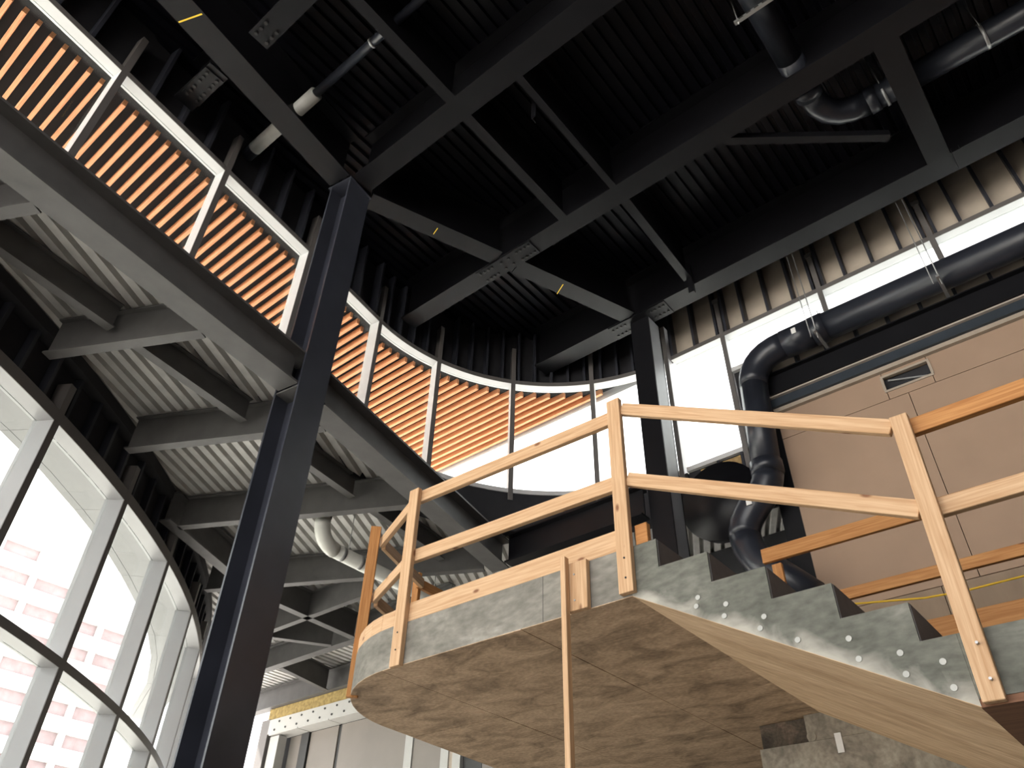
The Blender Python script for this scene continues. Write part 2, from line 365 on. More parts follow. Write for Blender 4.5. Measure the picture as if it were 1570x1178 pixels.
# ------------------------------------------------------------------ fluted decks
PITCH = .1524
PROF = [(0, 0), (.55, 0), (.62, 1), (.93, 1), (1.0, 0)]
def deck(parent, org, fl, cross, n0, n1, inside, s0, s1, z, depth, mat, per=6, slab=None, slabmat='membrane', name='deck_sheet', back=.0):
    """sheets of fluted deck: flutes run along fl, repeat along cross"""
    org = np.array(org, float); step = .05; slabs = MB()
    for g in range(n0, n1, per):
        m = MB()
        for i in range(g, min(g+per, n1)):
            mid = org+cross*((i+.5)*PITCH)
            ins = False; a = None; k = s0
            while k <= s1+step:
                ok = k <= s1 and inside(mid+fl*k)
                if ok and not ins: a = k; ins = True
                if ins and not ok:
                    b = k; ins = False
                    v = []; f = []
                    for q, (u, h) in enumerate(PROF):
                        base = org+cross*((i+u)*PITCH)
                        for s in (a, b):
                            p = base+fl*s; v.append((p[0], p[1], z+h*depth))
                    for q in range(len(PROF)-1): f.append((2*q, 2*q+1, 2*q+3, 2*q+2))
                    m.add(v, f)
                    if slab:
                        if b-a < 2*back+.1: continue
                        p0 = org+cross*(i*PITCH)+fl*(a+back); p1 = org+cross*(i*PITCH)+fl*(b-back)
                        slabs.obox(p0, p1, 0 if (fl[0]*cross[1]-fl[1]*cross[0]) > 0 else -PITCH, PITCH if (fl[0]*cross[1]-fl[1]*cross[0]) > 0 else 0, z+depth+.004, z+depth+slab)
                k += step
        if m.v: m.put(name, mat, parent)
    if slab and slabs.v: tag(slabs.put('roof_build_up', slabmat, parent), kind='stuff')
def in_upper(p):
    if p[0] > 9.0: return False
    if p[0] < TAN[0]: return (p-M1)@N < .50
    if p[1] > CC[1]: return np.linalg.norm(p-CC) < RC+.45
    return True
ceil = empty('ceiling', (0, 0, HD)); tag(ceil, kind='structure')
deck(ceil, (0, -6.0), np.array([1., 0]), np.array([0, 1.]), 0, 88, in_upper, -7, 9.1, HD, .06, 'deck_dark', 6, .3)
D0 = np.array([3.6, 5.80]); D1 = np.array([7.72, 6.70]); DD = (D1-D0)/np.linalg.norm(D1-D0); DN = np.array([-DD[1], DD[0]])
COLC = np.array([3.39, 5.78])
def hall(p):
    if p[0] < 3.5: below = (p-COLC)@N < .10
    else: below = (p-D0)@DN < .11
    if not below: return False
    if p[0] > 5.58 and p[1] > CC[1]: return np.linalg.norm(p-CC) < RC+.05
    return p[0] < 8.6
def in_lower(p):
    if np.linalg.norm(p-CF_) < RF-.30: return False
    if hall(p): return False
    if p[0] > 11.6 or p[1] > 15.8: return False
    if p[0] > 8.5 and p[1] < 2.7: return False
    return True
def in_low_a(p): return in_lower(p) and not (p[0] > 8.2 and p[1] > 9.4)
def in_low_b(p): return in_lower(p) and p[0] > 8.2 and p[1] > 9.4
lowc = empty('ceiling', (3, 7, LD)); lowc.name = 'ceiling_lower'; tag(lowc, kind='structure')
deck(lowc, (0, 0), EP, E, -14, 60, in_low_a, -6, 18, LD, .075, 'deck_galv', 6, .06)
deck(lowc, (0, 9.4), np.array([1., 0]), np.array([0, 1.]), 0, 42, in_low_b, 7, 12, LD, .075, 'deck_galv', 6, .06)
# ------------------------------------------------------------------ lower roof steel
g0 = COLC-C*.19; g1 = COLC-C*9
ibeam('steel_girder', g1, g0, LB, LT, .27, 'steel_lower', 'dark steel girder below the straight clerestory, ending at the tall column', 'low roof girders', off=-.018)
ibeam('steel_girder', D0, D1, LB, LT, .28, 'steel_lower', 'steel girder running from the tall column under the curved clerestory', 'low roof girders')
ibeam('steel_girder', (7.65, 6.50), (7.66, 4.26), LB, LT, .20, 'steel', 'dark girder from under the curved clerestory to the column behind the guardrail', 'low roof girders')
def hit_facade(s):
    """e at which the beam line at cross coordinate s reaches the facade"""
    e = 2.0
    while e < 16:
        p = E*e+EP*s
        if np.linalg.norm(p-CF_) < RF+.10: return e
        e += .01
    return e
def hit_girder(s):
    e = -2.0
    while e < 14:
        p = E*e+EP*s
        t = (p-COLC)@N > .12 if p[0] < 3.5 else (p-D0)@DN > .14
        if t: return e
        e += .01
    return e
SB = [3.0, 4.61, 6.25, 8.01, 9.89]
names = ['steel cross beam meeting the low roof girder farthest from the tall column', 'steel cross beam meeting the girder midway along the straight clerestory', 'steel cross beam running from behind the tall column to the curved facade', 'steel cross beam directly above the white pipe elbow', 'steel cross beam over the straight run of the white pipe']
for s, lb in zip(SB, names):
    e0 = hit_girder(s); e1 = min(hit_facade(s), 11.3)
    if s > 9: e0 = 2.6
    if s == 8.01: e1 = min(e1, 6.4)
    ibeam('roof_beam', E*e0+EP*s, E*e1+EP*s, LB, LT+.02, .115, 'steel_lower', lb, 'low roof cross beams', .018, .012)
def cline(off, s):   # intersection of the joist line (parallel to C) with cross beam s
    A = np.array([C, -E]).T; r = EP*s-N*off
    k = np.linalg.solve(A, r); return N*off+C*k[0]
jn = ['thin grey joist below the deck, in the bay farthest from the tall column', 'thin grey joist whose end stops just behind the tall column', 'thin grey joist between the tall column and the white pipe elbow', 'thin grey joist partly hidden by the landing guardrail post']
for i in range(len(SB)-1):
    a = cline(6.255, SB[i]); b = cline(6.255, SB[i+1])
    if b[0] > 7.3: break
    ibeam('low_roof_joist', a+C*.08, b-C*.08, 6.69, LT+.04, .11, 'steel_lower', jn[i], 'low roof joists', .014, .010)
ibeam('edge_beam', (3.95, 9.26), (5.75, 10.10), LB, LT, .18, 'steel_lower', 'grey edge beam along the head of the curved facade', None)
ibeam('roof_beam', (7.15, 8.90), (7.15, 12.2), LB, LT, .10, 'steel_lower', 'short steel beam beyond the white pipe, parallel to the far wall', 'far bay beams', .016, .012)
ibeam('roof_beam', (8.27, 8.2), (8.27, 13.4), LB, LT, .16, 'steel_lower', 'long steel beam one bay before the far wall', 'far bay beams', .018, .012)
ibeam('roof_beam', (9.80, 8.0), (9.80, 15.6), LB, LT, .20, 'steel_lower', 'steel beam over the white bolted channel of the far wall', 'far bay beams', .018, .012)
ibeam('tie_beam', (6.42, 10.27), (8.18, 10.37), LB, LT, .14, 'steel_lower', 'steel tie beam between two far bay beams', 'far bay beams', .016, .012)
ibeam('tie_beam', (7.25, 11.55), (8.18, 10.95), LB, LT, .12, 'steel_lower', 'short skewed steel tie in the far bay', 'far bay beams', .016, .012)
ibeam('tie_beam', (8.36, 12.6), (9.69, 12.9), LB, LT, .12, 'steel_lower', 'steel tie beam just before the far wall beam', 'far bay beams', .016, .012)
# ------------------------------------------------------------------ clerestory glazing
ZH = 9.65; ZS = 7.645; ZS2 = 9.0; MD = .175
win1 = empty('window_1', (M1[0], M1[1], ZS)); tag(win1, 'straight clerestory of clear glass in white frames above the dark girder', kind='structure')
win2 = empty('window_2', (CC[0], CC[1]+RC, ZS)); tag(win2, 'curved clerestory of clear glass in white frames', kind='structure')
win3 = empty('window_3', (8.57, 3.16, ZS)); tag(win3, 'straight clerestory beside the dark drain pipe', kind='structure')
mulls = [M1+C*1.513*i for i in range(-5, 3)]+[TAN]
for m in mulls:
    o = MB().obox(m-C*.036, m+C*.036, .008, MD, ZS-.18, ZH+.075).put('mullion', 'alu', win1)
    MB().obox(m-C*.036, m+C*.036, 0, .12, ZH+.0755, 10.42).put('mullion_extension', 'alu_dark', win1)
    MB().obox(m-C*.036, m+C*.036, 0, .0078, ZS-.18, ZH+.075).put('shade_skin', 'alu_dark', o)  # thin dark skin: shade painted onto the inner frame face
for a, b in zip(mulls[:-1], mulls[1:]):
    a2 = a+C*.0365; b2 = b-C*.0365
    o = MB().obox(a2, b2, .008, MD, ZH, ZH+.075).put('header', 'alu', win1)
    MB().obox(a2, b2, 0, .0078, ZH, ZH+.075).put('shade_skin', 'alu_dark', o)
    MB().obox(a2, b2, 0, MD, ZS-.07, ZS).put('sill', 'alu', win1)
    MB().obox(a2, b2, .135, .147, ZS, ZH).put('pane', 'glass', win1)
angs = [98.46, 75.2, 50.5, 25.8, 1.5]
for a in angs[1:]:
    d = np.array([math.cos(math.radians(a)), math.sin(math.radians(a))]); tq = np.array([-d[1], d[0]]); p = CC+d*RC
    o = MB().obox(p-tq*.036, p+tq*.036, -MD, -.008, ZS-.18, ZH+.075).put('mullion', 'alu', win2)
    MB().obox(p-tq*.036, p+tq*.036, -.12, 0, ZH+.0755, 10.42).put('mullion_extension', 'alu_dark', win2)
    MB().obox(p-tq*.036, p+tq*.036, -.0078, 0, ZS-.18, ZH+.075).put('shade_skin', 'alu_dark', o)
ha = math.degrees(.0367/RC)
for a, b in zip(angs[:-1], angs[1:]):
    o = MB().arc(CC, RC+.008, RC+MD, a-ha, b+ha, ZH, ZH+.075).put('header', 'alu', win2)
    MB().arc(CC, RC, RC+.0078, a-ha, b+ha, ZH, ZH+.075).put('shade_skin', 'alu_dark', o)
    MB().arc(CC, RC, RC+MD, a-ha, b+ha, ZS-.07, ZS).put('sill', 'alu', win2)
    MB().arc(CC, RC+.135, RC+.147, a-ha, b+ha, ZS, ZH).put('pane', 'glass', win2)
XR = 8.57; my = [3.155, 1.635, .11, -1.41, -2.93, -4.45]
for i, y in enumerate(my):
    zb = (ZS-.6) if i == 0 else ZS2-.1
    o = MB().box(XR+.008, XR+MD, y-.036, y+.036, zb, ZH+.075).put('mullion', 'alu', win3)
    MB().box(XR, XR+.12, y-.036, y+.036, ZH+.0755, 10.42).put('mullion_extension', 'alu_dark', win3)
    MB().box(XR, XR+.0078, y-.036, y+.036, zb, ZH+.075).put('shade_skin', 'alu_dark', o)
ys = [CC[1]+.03]+my
for i, (a, b) in enumerate(zip(ys[:-1], ys[1:])):
    zs = ZS if i == 0 else ZS2; a2 = a-.0365; b2 = b+.0365
    o = MB().box(XR+.008, XR+MD, b2, a2, ZH, ZH+.075).put('header', 'alu', win3)
    MB().box(XR, XR+.0078, b2, a2, ZH, ZH+.075).put('shade_skin', 'alu_dark', o)
    MB().box(XR, XR+MD, b2, a2, zs-.07, zs).put('sill', 'alu', win3)
    MB().box(XR+.135, XR+.147, b2, a2, zs, ZH).put('pane', 'glass', win3)
# curb under the sills
curb = empty('wall_curb', (CC[0], CC[1], LD)); tag(curb, kind='structure')
MB().obox(mulls[0], TAN, .02, MD, LD+.06, ZS-.071).put('curb_board', 'sheath_dark', curb)
MB().arc(CC, RC+.02, RC+MD, 98.4, 0, LT+.008, ZS-.071, 40).put('curb_board', 'sheath_dark', curb)
MB().box(XR+.05, XR+MD, 3.20, CC[1]-.01, LT-.1, ZS-.071).put('curb_board', 'sheath_dark', curb)
for y0, y1 in ((3.25, 3.55), (3.59, 3.85)):
    MB().box(XR+.03, XR+.049, y0, y1, 7.1, ZS-.10).put('osb_infill', 'osb', curb)
for y in (3.57, 3.22): MB().box(XR+.005, XR+.049, y-.018, y+.018, 7.05, ZS-.072).put('stud', 'stud', curb)
# stud walls above the headers
def stud_wall(name, loc): return tag(empty(name, loc), kind='structure')
sw1 = stud_wall('wall_left', (M1[0], M1[1], ZH)); sw2 = stud_wall('wall_back', (CC[0], CC[1]+RC, ZH)); sw3 = stud_wall('wall_right', (8.6, 1, ZH))
ZT = ZH+.076
MB().obox(mulls[0], TAN, .15, .17, ZT, HD+.055).put('sheathing', 'sheath_dark', sw1)
L1 = np.linalg.norm(TAN-mulls[0]); s = .2
while s < L1:
    if min(abs(s-1.513*i) for i in range(9)) > .06:
        p = mulls[0]+C*s; MB().obox(p, p+C*.04, .0, .15, ZT, HD).put('stud', 'stud', sw1)
    s += .406
MB().arc(CC, RC+.15, RC+.17, 98.4, 0, ZT, HD+.055, 40).put('sheathing', 'sheath_dark', sw2)
a = 96.0
while a > 2:
    if min(abs(a-q) for q in angs) > 1.2:
        MB().arc(CC, RC, RC+.15, a, a-.75, ZT, HD, 1).put('stud', 'stud', sw2)
    a -= 5.2
y = 4.0
ystud = []
for a, b in zip(ys[:-1], ys[1:]):
    n = max(2, round((a-b)/.40)); 
    ystud += [a-.075]+[a-(a-b)*q/n for q in range(1, n)]+[b+.075]
for q in ystud:
    MB().box(XR+.0, XR+.15, q-.02, q+.02, ZT, HD).put('stud', 'stud', sw3)
yy = sorted(ystud+[4.05, -4.6])
for a, b in zip(yy[:-1], yy[1:]):
    if b-a > .05: MB().box(XR+.15, XR+.17, a+.006, b-.006, ZT, HD).put('sheathing_panel', 'sheath_tan', sw3)
for p, d in [(m, C) for m in mulls]:
    pass
for y in my: MB().box(XR-.01, XR+.10, y-.05, y+.05, 10.36, 10.44).put('clip_angle', 'alu_dark', win3)
# ------------------------------------------------------------------ slatted timber soffit outside the clerestory
sof = empty('slatted_soffit', (3, 8.5, 9.8)); tag(sof, 'slatted orange timber soffit with dark backing outside the clerestory', 'soffit')
XE = 8.89; YE = 12.0
def y_start(x):
    if x < TAN[0]: return cl(x)[1]+.47
    dx = x-CC[0]; r = RC+.50
    return CC[1]+math.sqrt(max(.04, r*r-dx*dx)) if dx < r else CC[1]+.2
x = -.43-.156*34; n = 0
while x < XE-.03:
    y0 = y_start(x)
    MB().box(x-.024, x+.024, y0, YE, 9.80, 9.90).put('slat', 'slat', sof)
    x += .156
poly = [(-8, cl(-8)[1]+.20)]+[tuple(cl(TAN[0])+np.array([0, .20]))]
for i in range(16):
    a = math.radians(96-i*5.5); poly.append((CC[0]+(RC+.2)*math.cos(a), CC[1]+(RC+.2)*math.sin(a)))
poly = [p for p in poly if p[0] <= XE]+[(XE, CC[1]+.3), (XE, YE), (-8, YE)]
MB().prism(poly, 9.93, 10.05).put('backing_panel', 'soffit_black', sof)
MB().box(XE, XE+.10, CC[1]+.3, YE, 9.78, 10.05).put('edge_trim', 'alu', sof)
tag(MB().box(XR+MD, XE+.02, -6, CC[1]+1.0, 10.0, 10.2).put('trim_1', 'alu'), kind='structure')
# ------------------------------------------------------------------ curved glass facade
FA = [-73.9, -68.25, -62.6, -57.0, -51.5, -45.9, -40.05, -34.45, -28.85, -23.3]
win4 = empty('window_4', (1.87, 7.62, 0)); tag(win4, 'tall curved glass facade in white aluminium frames', kind='structure')
FZ = 6.15; FDp = .23
for a in FA:
    d = np.array([math.cos(math.radians(a)), math.sin(math.radians(a))]); tq = np.array([-d[1], d[0]]); p = CF_+d*RF
    o = MB().obox(p-tq*.045, p+tq*.045, .01, FDp, 0, FZ+.13).put('mullion', 'alu_facade', win4)
    MB().obox(p-tq*.045, p+tq*.045, 0, .16, FZ+.1305, 6.62).put('mullion_extension', 'alu_dark', win4)
    MB().obox(p-tq*.045, p+tq*.045, 0, .0098, 0, FZ+.13).put('shade_skin', 'alu_dark', o)  # facade frames get the same painted-shade skin
fh = math.degrees(.046/RF)
for a, b in zip(FA[:-1], FA[1:]):
    a2 = a+fh; b2 = b-fh
    for z0, z1, nm in ((FZ, FZ+.13, 'header'), (4.215, 4.305, 'transom'), (1.6, 1.69, 'transom'), (0, .1, 'sill')):
        o = MB().arc(CF_, RF-FDp, RF-.01, a2, b2, z0, z1, 6).put(nm, 'alu_facade', win4)
        MB().arc(CF_, RF-.0098, RF, a2, b2, z0, z1, 6).put('shade_skin', 'alu_dark', o)
    for z0, z1 in ((.1, 1.6), (1.69, 4.215), (4.305, FZ)):
        MB().arc(CF_, RF-.20, RF-.188, a2, b2, z0, z1, 6).put('pane', 'glass', win4)
sw4 = stud_wall('wall_facade_head', (2.5, 8.2, FZ))
MB().arc(CF_, RF-.2, RF-.17, FA[0], FA[-1], FZ+.131, LD-.01, 48).put('sheathing', 'sheath_dark', sw4)
MB().arc(CF_, RF-.17, RF-.02, FA[0], FA[-1], LD-.155, LD-.02, 48).put('top_track', 'sheath_dark', sw4)
a = FA[0]+.4
while a < FA[-1]:
    if min(abs(a-q) for q in FA) > .5: MB().arc(CF_, RF-.17, RF-.08, a, a+.16, FZ+.131, LD-.16, 1).put('stud', 'stud', sw4)
    a += 1.42
# canopy soffit outside the facade
can = empty('canopy', (3, 10, 6.3)); tag(can, 'white panelled canopy with a curved edge outside the glass facade', 'canopy')
edge = [(-3.2, 6.1), (-1.2, 6.95), (.4, 7.78), (1.62, 8.5), (2.27, 8.95), (2.93, 9.49), (3.6, 10.08), (4.25, 10.76), (4.9, 11.5), (5.67, 12.48), (6.27, 13.4), (6.98, 14.75), (7.9, 17.1)]
def on_f(q, r):
    v = np.array(q)-CF_; v /= np.linalg.norm(v); return CF_+v*r
inner = [on_f(q, RF-FDp-.01) for q in edge]
def lerp(a, b, t): return tuple(np.array(a)*(1-t)+np.array(b)*t)
for i in range(len(edge)-1):
    for (t0, t1) in ((0, .82), (.83, 1.0)):
        q = [lerp(inner[i], edge[i], t0), lerp(inner[i], edge[i], t1), lerp(inner[i+1], edge[i+1], t1), lerp(inner[i+1], edge[i+1], t0)]
        if i % 2: q = [lerp(q[0], q[3], .006), lerp(q[1], q[2], .006), q[2], q[3]]
        MB().prism(q, 6.30, 6.42).put('soffit_panel', 'canopy_panel', can)
MB().prism([tuple(p) for p in inner]+list(reversed(edge)), 6.425, 6.7).put('canopy_core', 'canopy_panel', can)
# buildings across the street
bl = empty('office_tower', (30, 100, 0)); tag(bl, 'pale office tower with rows of pinkish recessed windows across the street', 'building')
MB().box(6, 40.5, 100.6, 118, -.1, 54).put('wall', 'bldg_white', bl)
for c in range(-3, 4):
    xa = 25.3+c*4.85
    MB().box(xa-.75, xa, 100, 100.6, -.1, 54).put('pier', 'bldg_white', bl)
    for r in range(13):
        zt = 44.6-r*3.15-(0 if c < 1 else 3.15*(c if c < 3 else 2))
        if zt < 3: continue
        MB().box(xa+.001, xa+4.1, 100.45, 100.598, zt-1.45, zt).put('window', 'bldg_pink', bl)
        MB().box(xa+.001, xa+4.099, 100, 100.449, zt, zt+1.69).put('spandrel', 'bldg_white', bl)
lb = empty('low_building', (40, 60, 0)); tag(lb, 'low white building with a plain parapet across the street', 'building')
MB().box(24, 60, 64, 70, -.1, 11).put('wall', 'bldg_white', lb); MB().box(23.8, 60, 63.8, 70, 11, 11.7).put('parapet', 'bldg_white', lb)
# ------------------------------------------------------------------ concrete stair
st = empty('concrete_staircase', (X0, 1.9, 0)); tag(st, 'raw concrete staircase with a rounded landing and wooden guardrails', 'staircase')
out = [(X0, 2.082), (X0, 4.02)]
for i in range(1, 13):
    a = math.radians(180-90*i/12); out.append((4.53+1.025*math.cos(a), 4.02+1.025*math.sin(a)))
out += [(6.0, 5.17), (8.48, 5.19), (8.48, 2.082)]
MB().prism(out, ZLB+.004, ZL).put('landing_slab', 'conc_edge', st)
MB().box(X0-.0015, X0+.002, 2.70, 2.704, ZLB+.004, ZL-.002).put('form_joint', 'riser', st)
# soffit of the landing: plywood-printed panels with fine joints
def clip(poly, ax, lim, keep_less):
    r = []
    for i in range(len(poly)):
        p, q = poly[i], poly[(i+1) % len(poly)]
        ip = (p[ax] <= lim) == keep_less or p[ax] == lim; iq = (q[ax] <= lim) == keep_less or q[ax] == lim
        if ip: r.append(p)
        if ip != iq:
            t = (lim-p[ax])/(q[ax]-p[ax]); r.append(tuple(p[k]+(q[k]-p[k])*t for k in range(2)))
    return r
xs = [3.4, 4.77, 5.99, 7.2, 9.1]; ysl = [2.0, 2.868, 4.09, 5.4]
for i in range(4):
    for j in range(3):
        pl = out
        for ax, lim, kl in ((0, xs[i]+.003, False), (0, xs[i+1]-.003, True), (1, ysl[j]+.003, False), (1, ysl[j+1]-.003, True)):
            pl = clip(pl, ax, lim, kl)
            if len(pl) < 3: break
        if len(pl) >= 3: MB().prism(pl, ZLB-.001*((i+j) % 2), ZLB+.0039).put('soffit_panel', 'conc_soffit', st)
RIS = (ZL-ZM)/5; TR = .294; Y1 = 1.902
prof = [(2.081, ZL), (Y1, ZL)]
for i in range(5):
    y = Y1-TR*i; prof.append((y, ZL-RIS*(i+1)))
    if i < 4: prof.append((y-TR, ZL-RIS*(i+1)))
prof += [(.585, ZM), (.585, ZMB+.003), (2.081, ZLB+.003)]
def xprism(m, prof, x0, x1):
    n = len(prof); v = [(x0, p[0], p[1]) for p in prof]+[(x1, p[0], p[1]) for p in prof]
    f = [tuple(range(n)), tuple(n+i for i in reversed(range(n)))]+[(i, (i+1) % n, n+(i+1) % n, n+i) for i in range(n)]
    return m.add(v, f)
fl = xprism(MB(), prof, X0, XW).put('flight', 'conc_flight_side', st)
xprism(MB(), [(.585, ZMB), (2.081, ZLB), (2.081, ZLB+.0028), (.585, ZMB+.0028)], X0, XW).put('flight_soffit', 'conc_flight', st)
for i in range(5):
    y = Y1-TR*i; z1 = ZL-RIS*i
    MB().box(X0+.012, XW, y-.004, y, z1-RIS+.002, z1-.002).put('riser_face', 'riser', st)  # thin dark layer over the front of each riser
MB().box(X0, XW, -3.2, .584, ZMB+.03, ZM).put('lower_landing', 'conc_stair', st)
MB().box(X0+.004, XW, -3.2, .588, ZMB, ZMB+.0299).put('lower_soffit', 'brownply', st)
zsc = [(495, 418), (488, 457), (620, 447), (613, 500), (790, 503), (773, 555), (940, 607), (1168, 601), (1213, 692), (1397, 665), (1424, 760)]
pts = [(900+.3439*a, 773+.3439*b) for a, b in zsc]+[(1446, 1015), (1463, 1055)]
def ray(px, py):
    d = CF*F_PX+CR*(px-785)-CU*(py-589); return d
def at_x(px, py, x):
    d = ray(px, py); return np.array([0, 0, CAMZ])+d*(x/d[0])
for p in pts:
    q = at_x(*p, X0)
    MB().tube([(X0-.004, q[1], q[2]), (X0+.01, q[1], q[2])], .0135, 12).put('tie_hole_plug', 'plug', st)
tag(MB().prism([(XW, -6), (11.5, -6), (11.5, 2.0815), (XW, 2.0815)], ZLB, ZL).put('floor_upper', 'conc_edge'), kind='structure')
# concrete wall carrying the flight
wst = stud_wall('wall_stair', (XW, 2.58, 0))
MB().box(XW+.004, XW+.25, -6, 2.59, 0, 3.212).put('wall_lift', 'conc_wall', wst)
MB().box(XW+.004, XW+.25, -6, 2.205, 3.214, ZLB-.004).put('wall_lift', 'conc_wall', wst)
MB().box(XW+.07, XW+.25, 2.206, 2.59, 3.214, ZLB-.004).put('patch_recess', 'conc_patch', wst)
MB().tube([(XW-.003, 2.175, 3.245), (XW+.02, 2.175, 3.245)], .035, 18).put('form_hole_plug', 'conc_wall', wst)
q = at_x(1287, 1139, XW); tag(MB().box(XW-.002, XW+.003, q[1]-.024, q[1]+.024, q[2]-.066, q[2]+.066).put('paper_tag', 'sticker'), 'small white paper tag stuck on the concrete wall under the flight', 'tag')
# ------------------------------------------------------------------ timber guardrails
def lum(parent, name, p0, p1, up, h, w_, kind='pine', ax=None):
    """sawn board: local x runs along the grain"""
    p0 = Vector(p0); p1 = Vector(p1); d = (p1-p0).normalized(); u = Vector(up); u = (u-d*u.dot(d)).normalized(); r = u.cross(d)
    o = MB().box(0, (p1-p0).length, -w_/2, w_/2, -h/2, h/2).put(name, kind+'_x')
    L = wloc(parent) if parent else Vector((0, 0, 0))
    if parent: o.parent = parent
    q = p0-L
    o.matrix_local = Matrix(((d.x, r.x, u.x, q.x), (d.y, r.y, u.y, q.y), (d.z, r.z, u.z, q.z), (0, 0, 0, 1)))
    return soft(o, .003)
gr = empty('timber_guardrail', (3.48, 3.0, ZLB)); tag(gr, 'pale timber guardrail around the rounded concrete landing', 'guardrail')
lum(gr, 'post', (X0-.0205, 2.095, 3.415), (X0-.0205, 2.090, 4.755), (0, 1, 0), .095, .040)
lum(gr, 'post', (X0-.0205, 3.925, 3.39), (X0-.0205, 3.925, 4.76), (0, 1, 0), .098, .040)
lum(gr, 'post', (3.745, 4.66, 3.39), (3.725, 4.64, 4.78), (.7, .7, 0), .040, .085, 'orange')
lum(gr, 'post', (4.60, 5.02, ZL), (4.60, 5.02, 4.80), (1, 0, 0), .04, .08, 'orange')
lum(gr, 'top_rail', (X0+.020, 3.97, 4.705), (X0+.020, 2.14, 4.655), (0, 0, 1), .098, .04)
lum(gr, 'mid_rail', (X0+.020, 3.97, 4.205), (X0+.020, 2.14, 4.155), (0, 0, 1), .098, .04)
lum(gr, 'top_rail', (X0+.03, 3.97, 4.70), (3.80, 4.63, 4.66), (0, 0, 1), .09, .038, ax=1)
lum(gr, 'mid_rail', (X0+.03, 3.97, 4.20), (3.80, 4.63, 4.17), (0, 0, 1), .09, .038, ax=1)
lum(gr, 'top_rail', (3.83, 4.64, 4.66), (4.60, 4.95, 4.68), (0, 0, 1), .09, .038, ax=0)
lum(gr, 'mid_rail', (3.83, 4.64, 4.16), (4.60, 4.95, 4.17), (0, 0, 1), .09, .038, ax=0)
lum(gr, 'top_rail', (4.56, 4.97, 4.68), (6.6, 5.1, 4.70), (0, 0, 1), .09, .038, 'orange', 0)
lum(gr, 'mid_rail', (4.56, 4.97, 4.17), (6.6, 5.1, 4.2), (0, 0, 1), .09, .038, 'orange', 0)
lum(gr, 'toe_board', (X0+.012, 2.145, ZL+.069), (X0+.012, 4.02, ZL+.069), (0, 0, 1), .137, .022)
prev = None
for i in range(9):
    a = math.radians(180-62*i/8); q = (4.53+1.013*math.cos(a), 4.02+1.013*math.sin(a), ZL+.062)
    if prev: lum(gr, 'toe_board', prev, q, (0, 0, 1), .12, .02, ax=1)
    prev = q
lum(gr, 'toe_block', (X0+.02, 2.03, ZL+.06), (X0+.02, 1.95, ZL+.06), (0, 0, 1), .13, .04, 'orange')
for z in (3.50, 3.62):
    for y in (2.09, 3.925): MB().tube([(X0-.0445, y, z), (X0-.041, y, z)], .006, 8).put('screw', 'bolt', gr)
sr = empty('timber_guardrail', (3.48, .52, ZMB)); tag(sr, 'pale timber guardrail sloping down the stair flight to the lower landing', 'guardrail')
lum(sr, 'post', (X0-.0205, .530, 2.56), (X0-.0205, .503, 3.895), (0, 1, 0), .082, .04)
lum(sr, 'top_rail', (X0+.0, 2.045, 4.675), (X0+.0, .548, 3.858), (0, 0, 1), .082, .038)
lum(sr, 'mid_rail', (X0+.0, 2.045, 4.140), (X0+.0, .552, 3.405), (0, 0, 1), .085, .038)
lum(sr, 'top_rail', (X0+.02, .49, 3.834), (X0+.02, -2.4, 3.84), (0, 0, 1), .088, .04, 'orange')
lum(sr, 'mid_rail', (X0+.02, .50, 3.398), (X0+.02, -2.4, 3.395), (0, 0, 1), .085, .04)
for (a, b) in ((1499, 987), (1520, 1042)):
    q = at_x(a, b, X0-.042); MB().tube([(X0-.06, q[1], q[2]), (X0-.041, q[1], q[2])], .006, 8).put('screw', 'galv', sr)
fr = empty('timber_guardrail', (6.1, .5, ZL)); tag(fr, 'orange timber guardrail along the upper floor edge beyond the flight', 'guardrail')
lum(fr, 'post', (6.14, 2.19, ZL), (6.14, 2.19, 4.66), (0, 1, 0), .085, .04, 'orange')
lum(fr, 'post', (6.14, -.9, ZL), (6.14, -.9, 4.66), (0, 1, 0), .085, .04, 'orange')
lum(fr, 'top_rail', (6.10, 2.29, 4.74), (6.10, -3.2, 4.70), (0, 0, 1), .13, .04, 'orange')
lum(fr, 'mid_rail', (6.10, 2.15, 4.235), (6.10, -3.2, 4.22), (0, 0, 1), .09, .04, 'orange')
lum(fr, 'toe_board', (6.10, 2.08, ZL+.10), (6.10, -3.2, ZL+.10), (0, 0, 1), .20, .03, 'orange')
o = lum(None, 'wood_cleat', (X0-.0205, 2.425, 3.40), (X0-.0205, 2.422, 3.698), (0, 1, 0), .142, .038)
tag(o, 'short pale timber block screwed to the landing edge', 'block')
bpy.context.view_layer.update()
for z in (3.46, 3.62):
    c_ = MB().tube([(X0-.043, 2.44, z), (X0-.0396, 2.44, z)], .006, 8).put('screw', 'galv'); c_.parent = o; c_.matrix_parent_inverse = o.matrix_world.inverted()
o = lum(None, 'wood_prop', (X0-.062, 2.472, 0), (X0-.062, 2.492, 3.732), (0, 1, 0), .036, .042)
tag(o, 'long thin pale timber prop standing under the landing edge', 'prop')
MB().tube([(6.9, 2.4, 4.62), (6.95, 1.854, 4.50), (7.0, 1.3, 4.425), (7.0, .99, 4.405), (7.0, .548, 4.41), (7.0, -.3, 4.46), (7.0, -2.5, 4.66)], .009, 8)
tag(MB().tube([(6.9, 2.4, 4.62), (6.95, 1.854, 4.50), (7.0, 1.3, 4.425), (7.0, .99, 4.405), (7.0, .548, 4.41), (7.0, -.3, 4.46), (7.0, -2.5, 4.66)], .009, 8).put('rope', 'yellow', None, True), 'yellow rope stretched in front of the tan wall', 'rope')
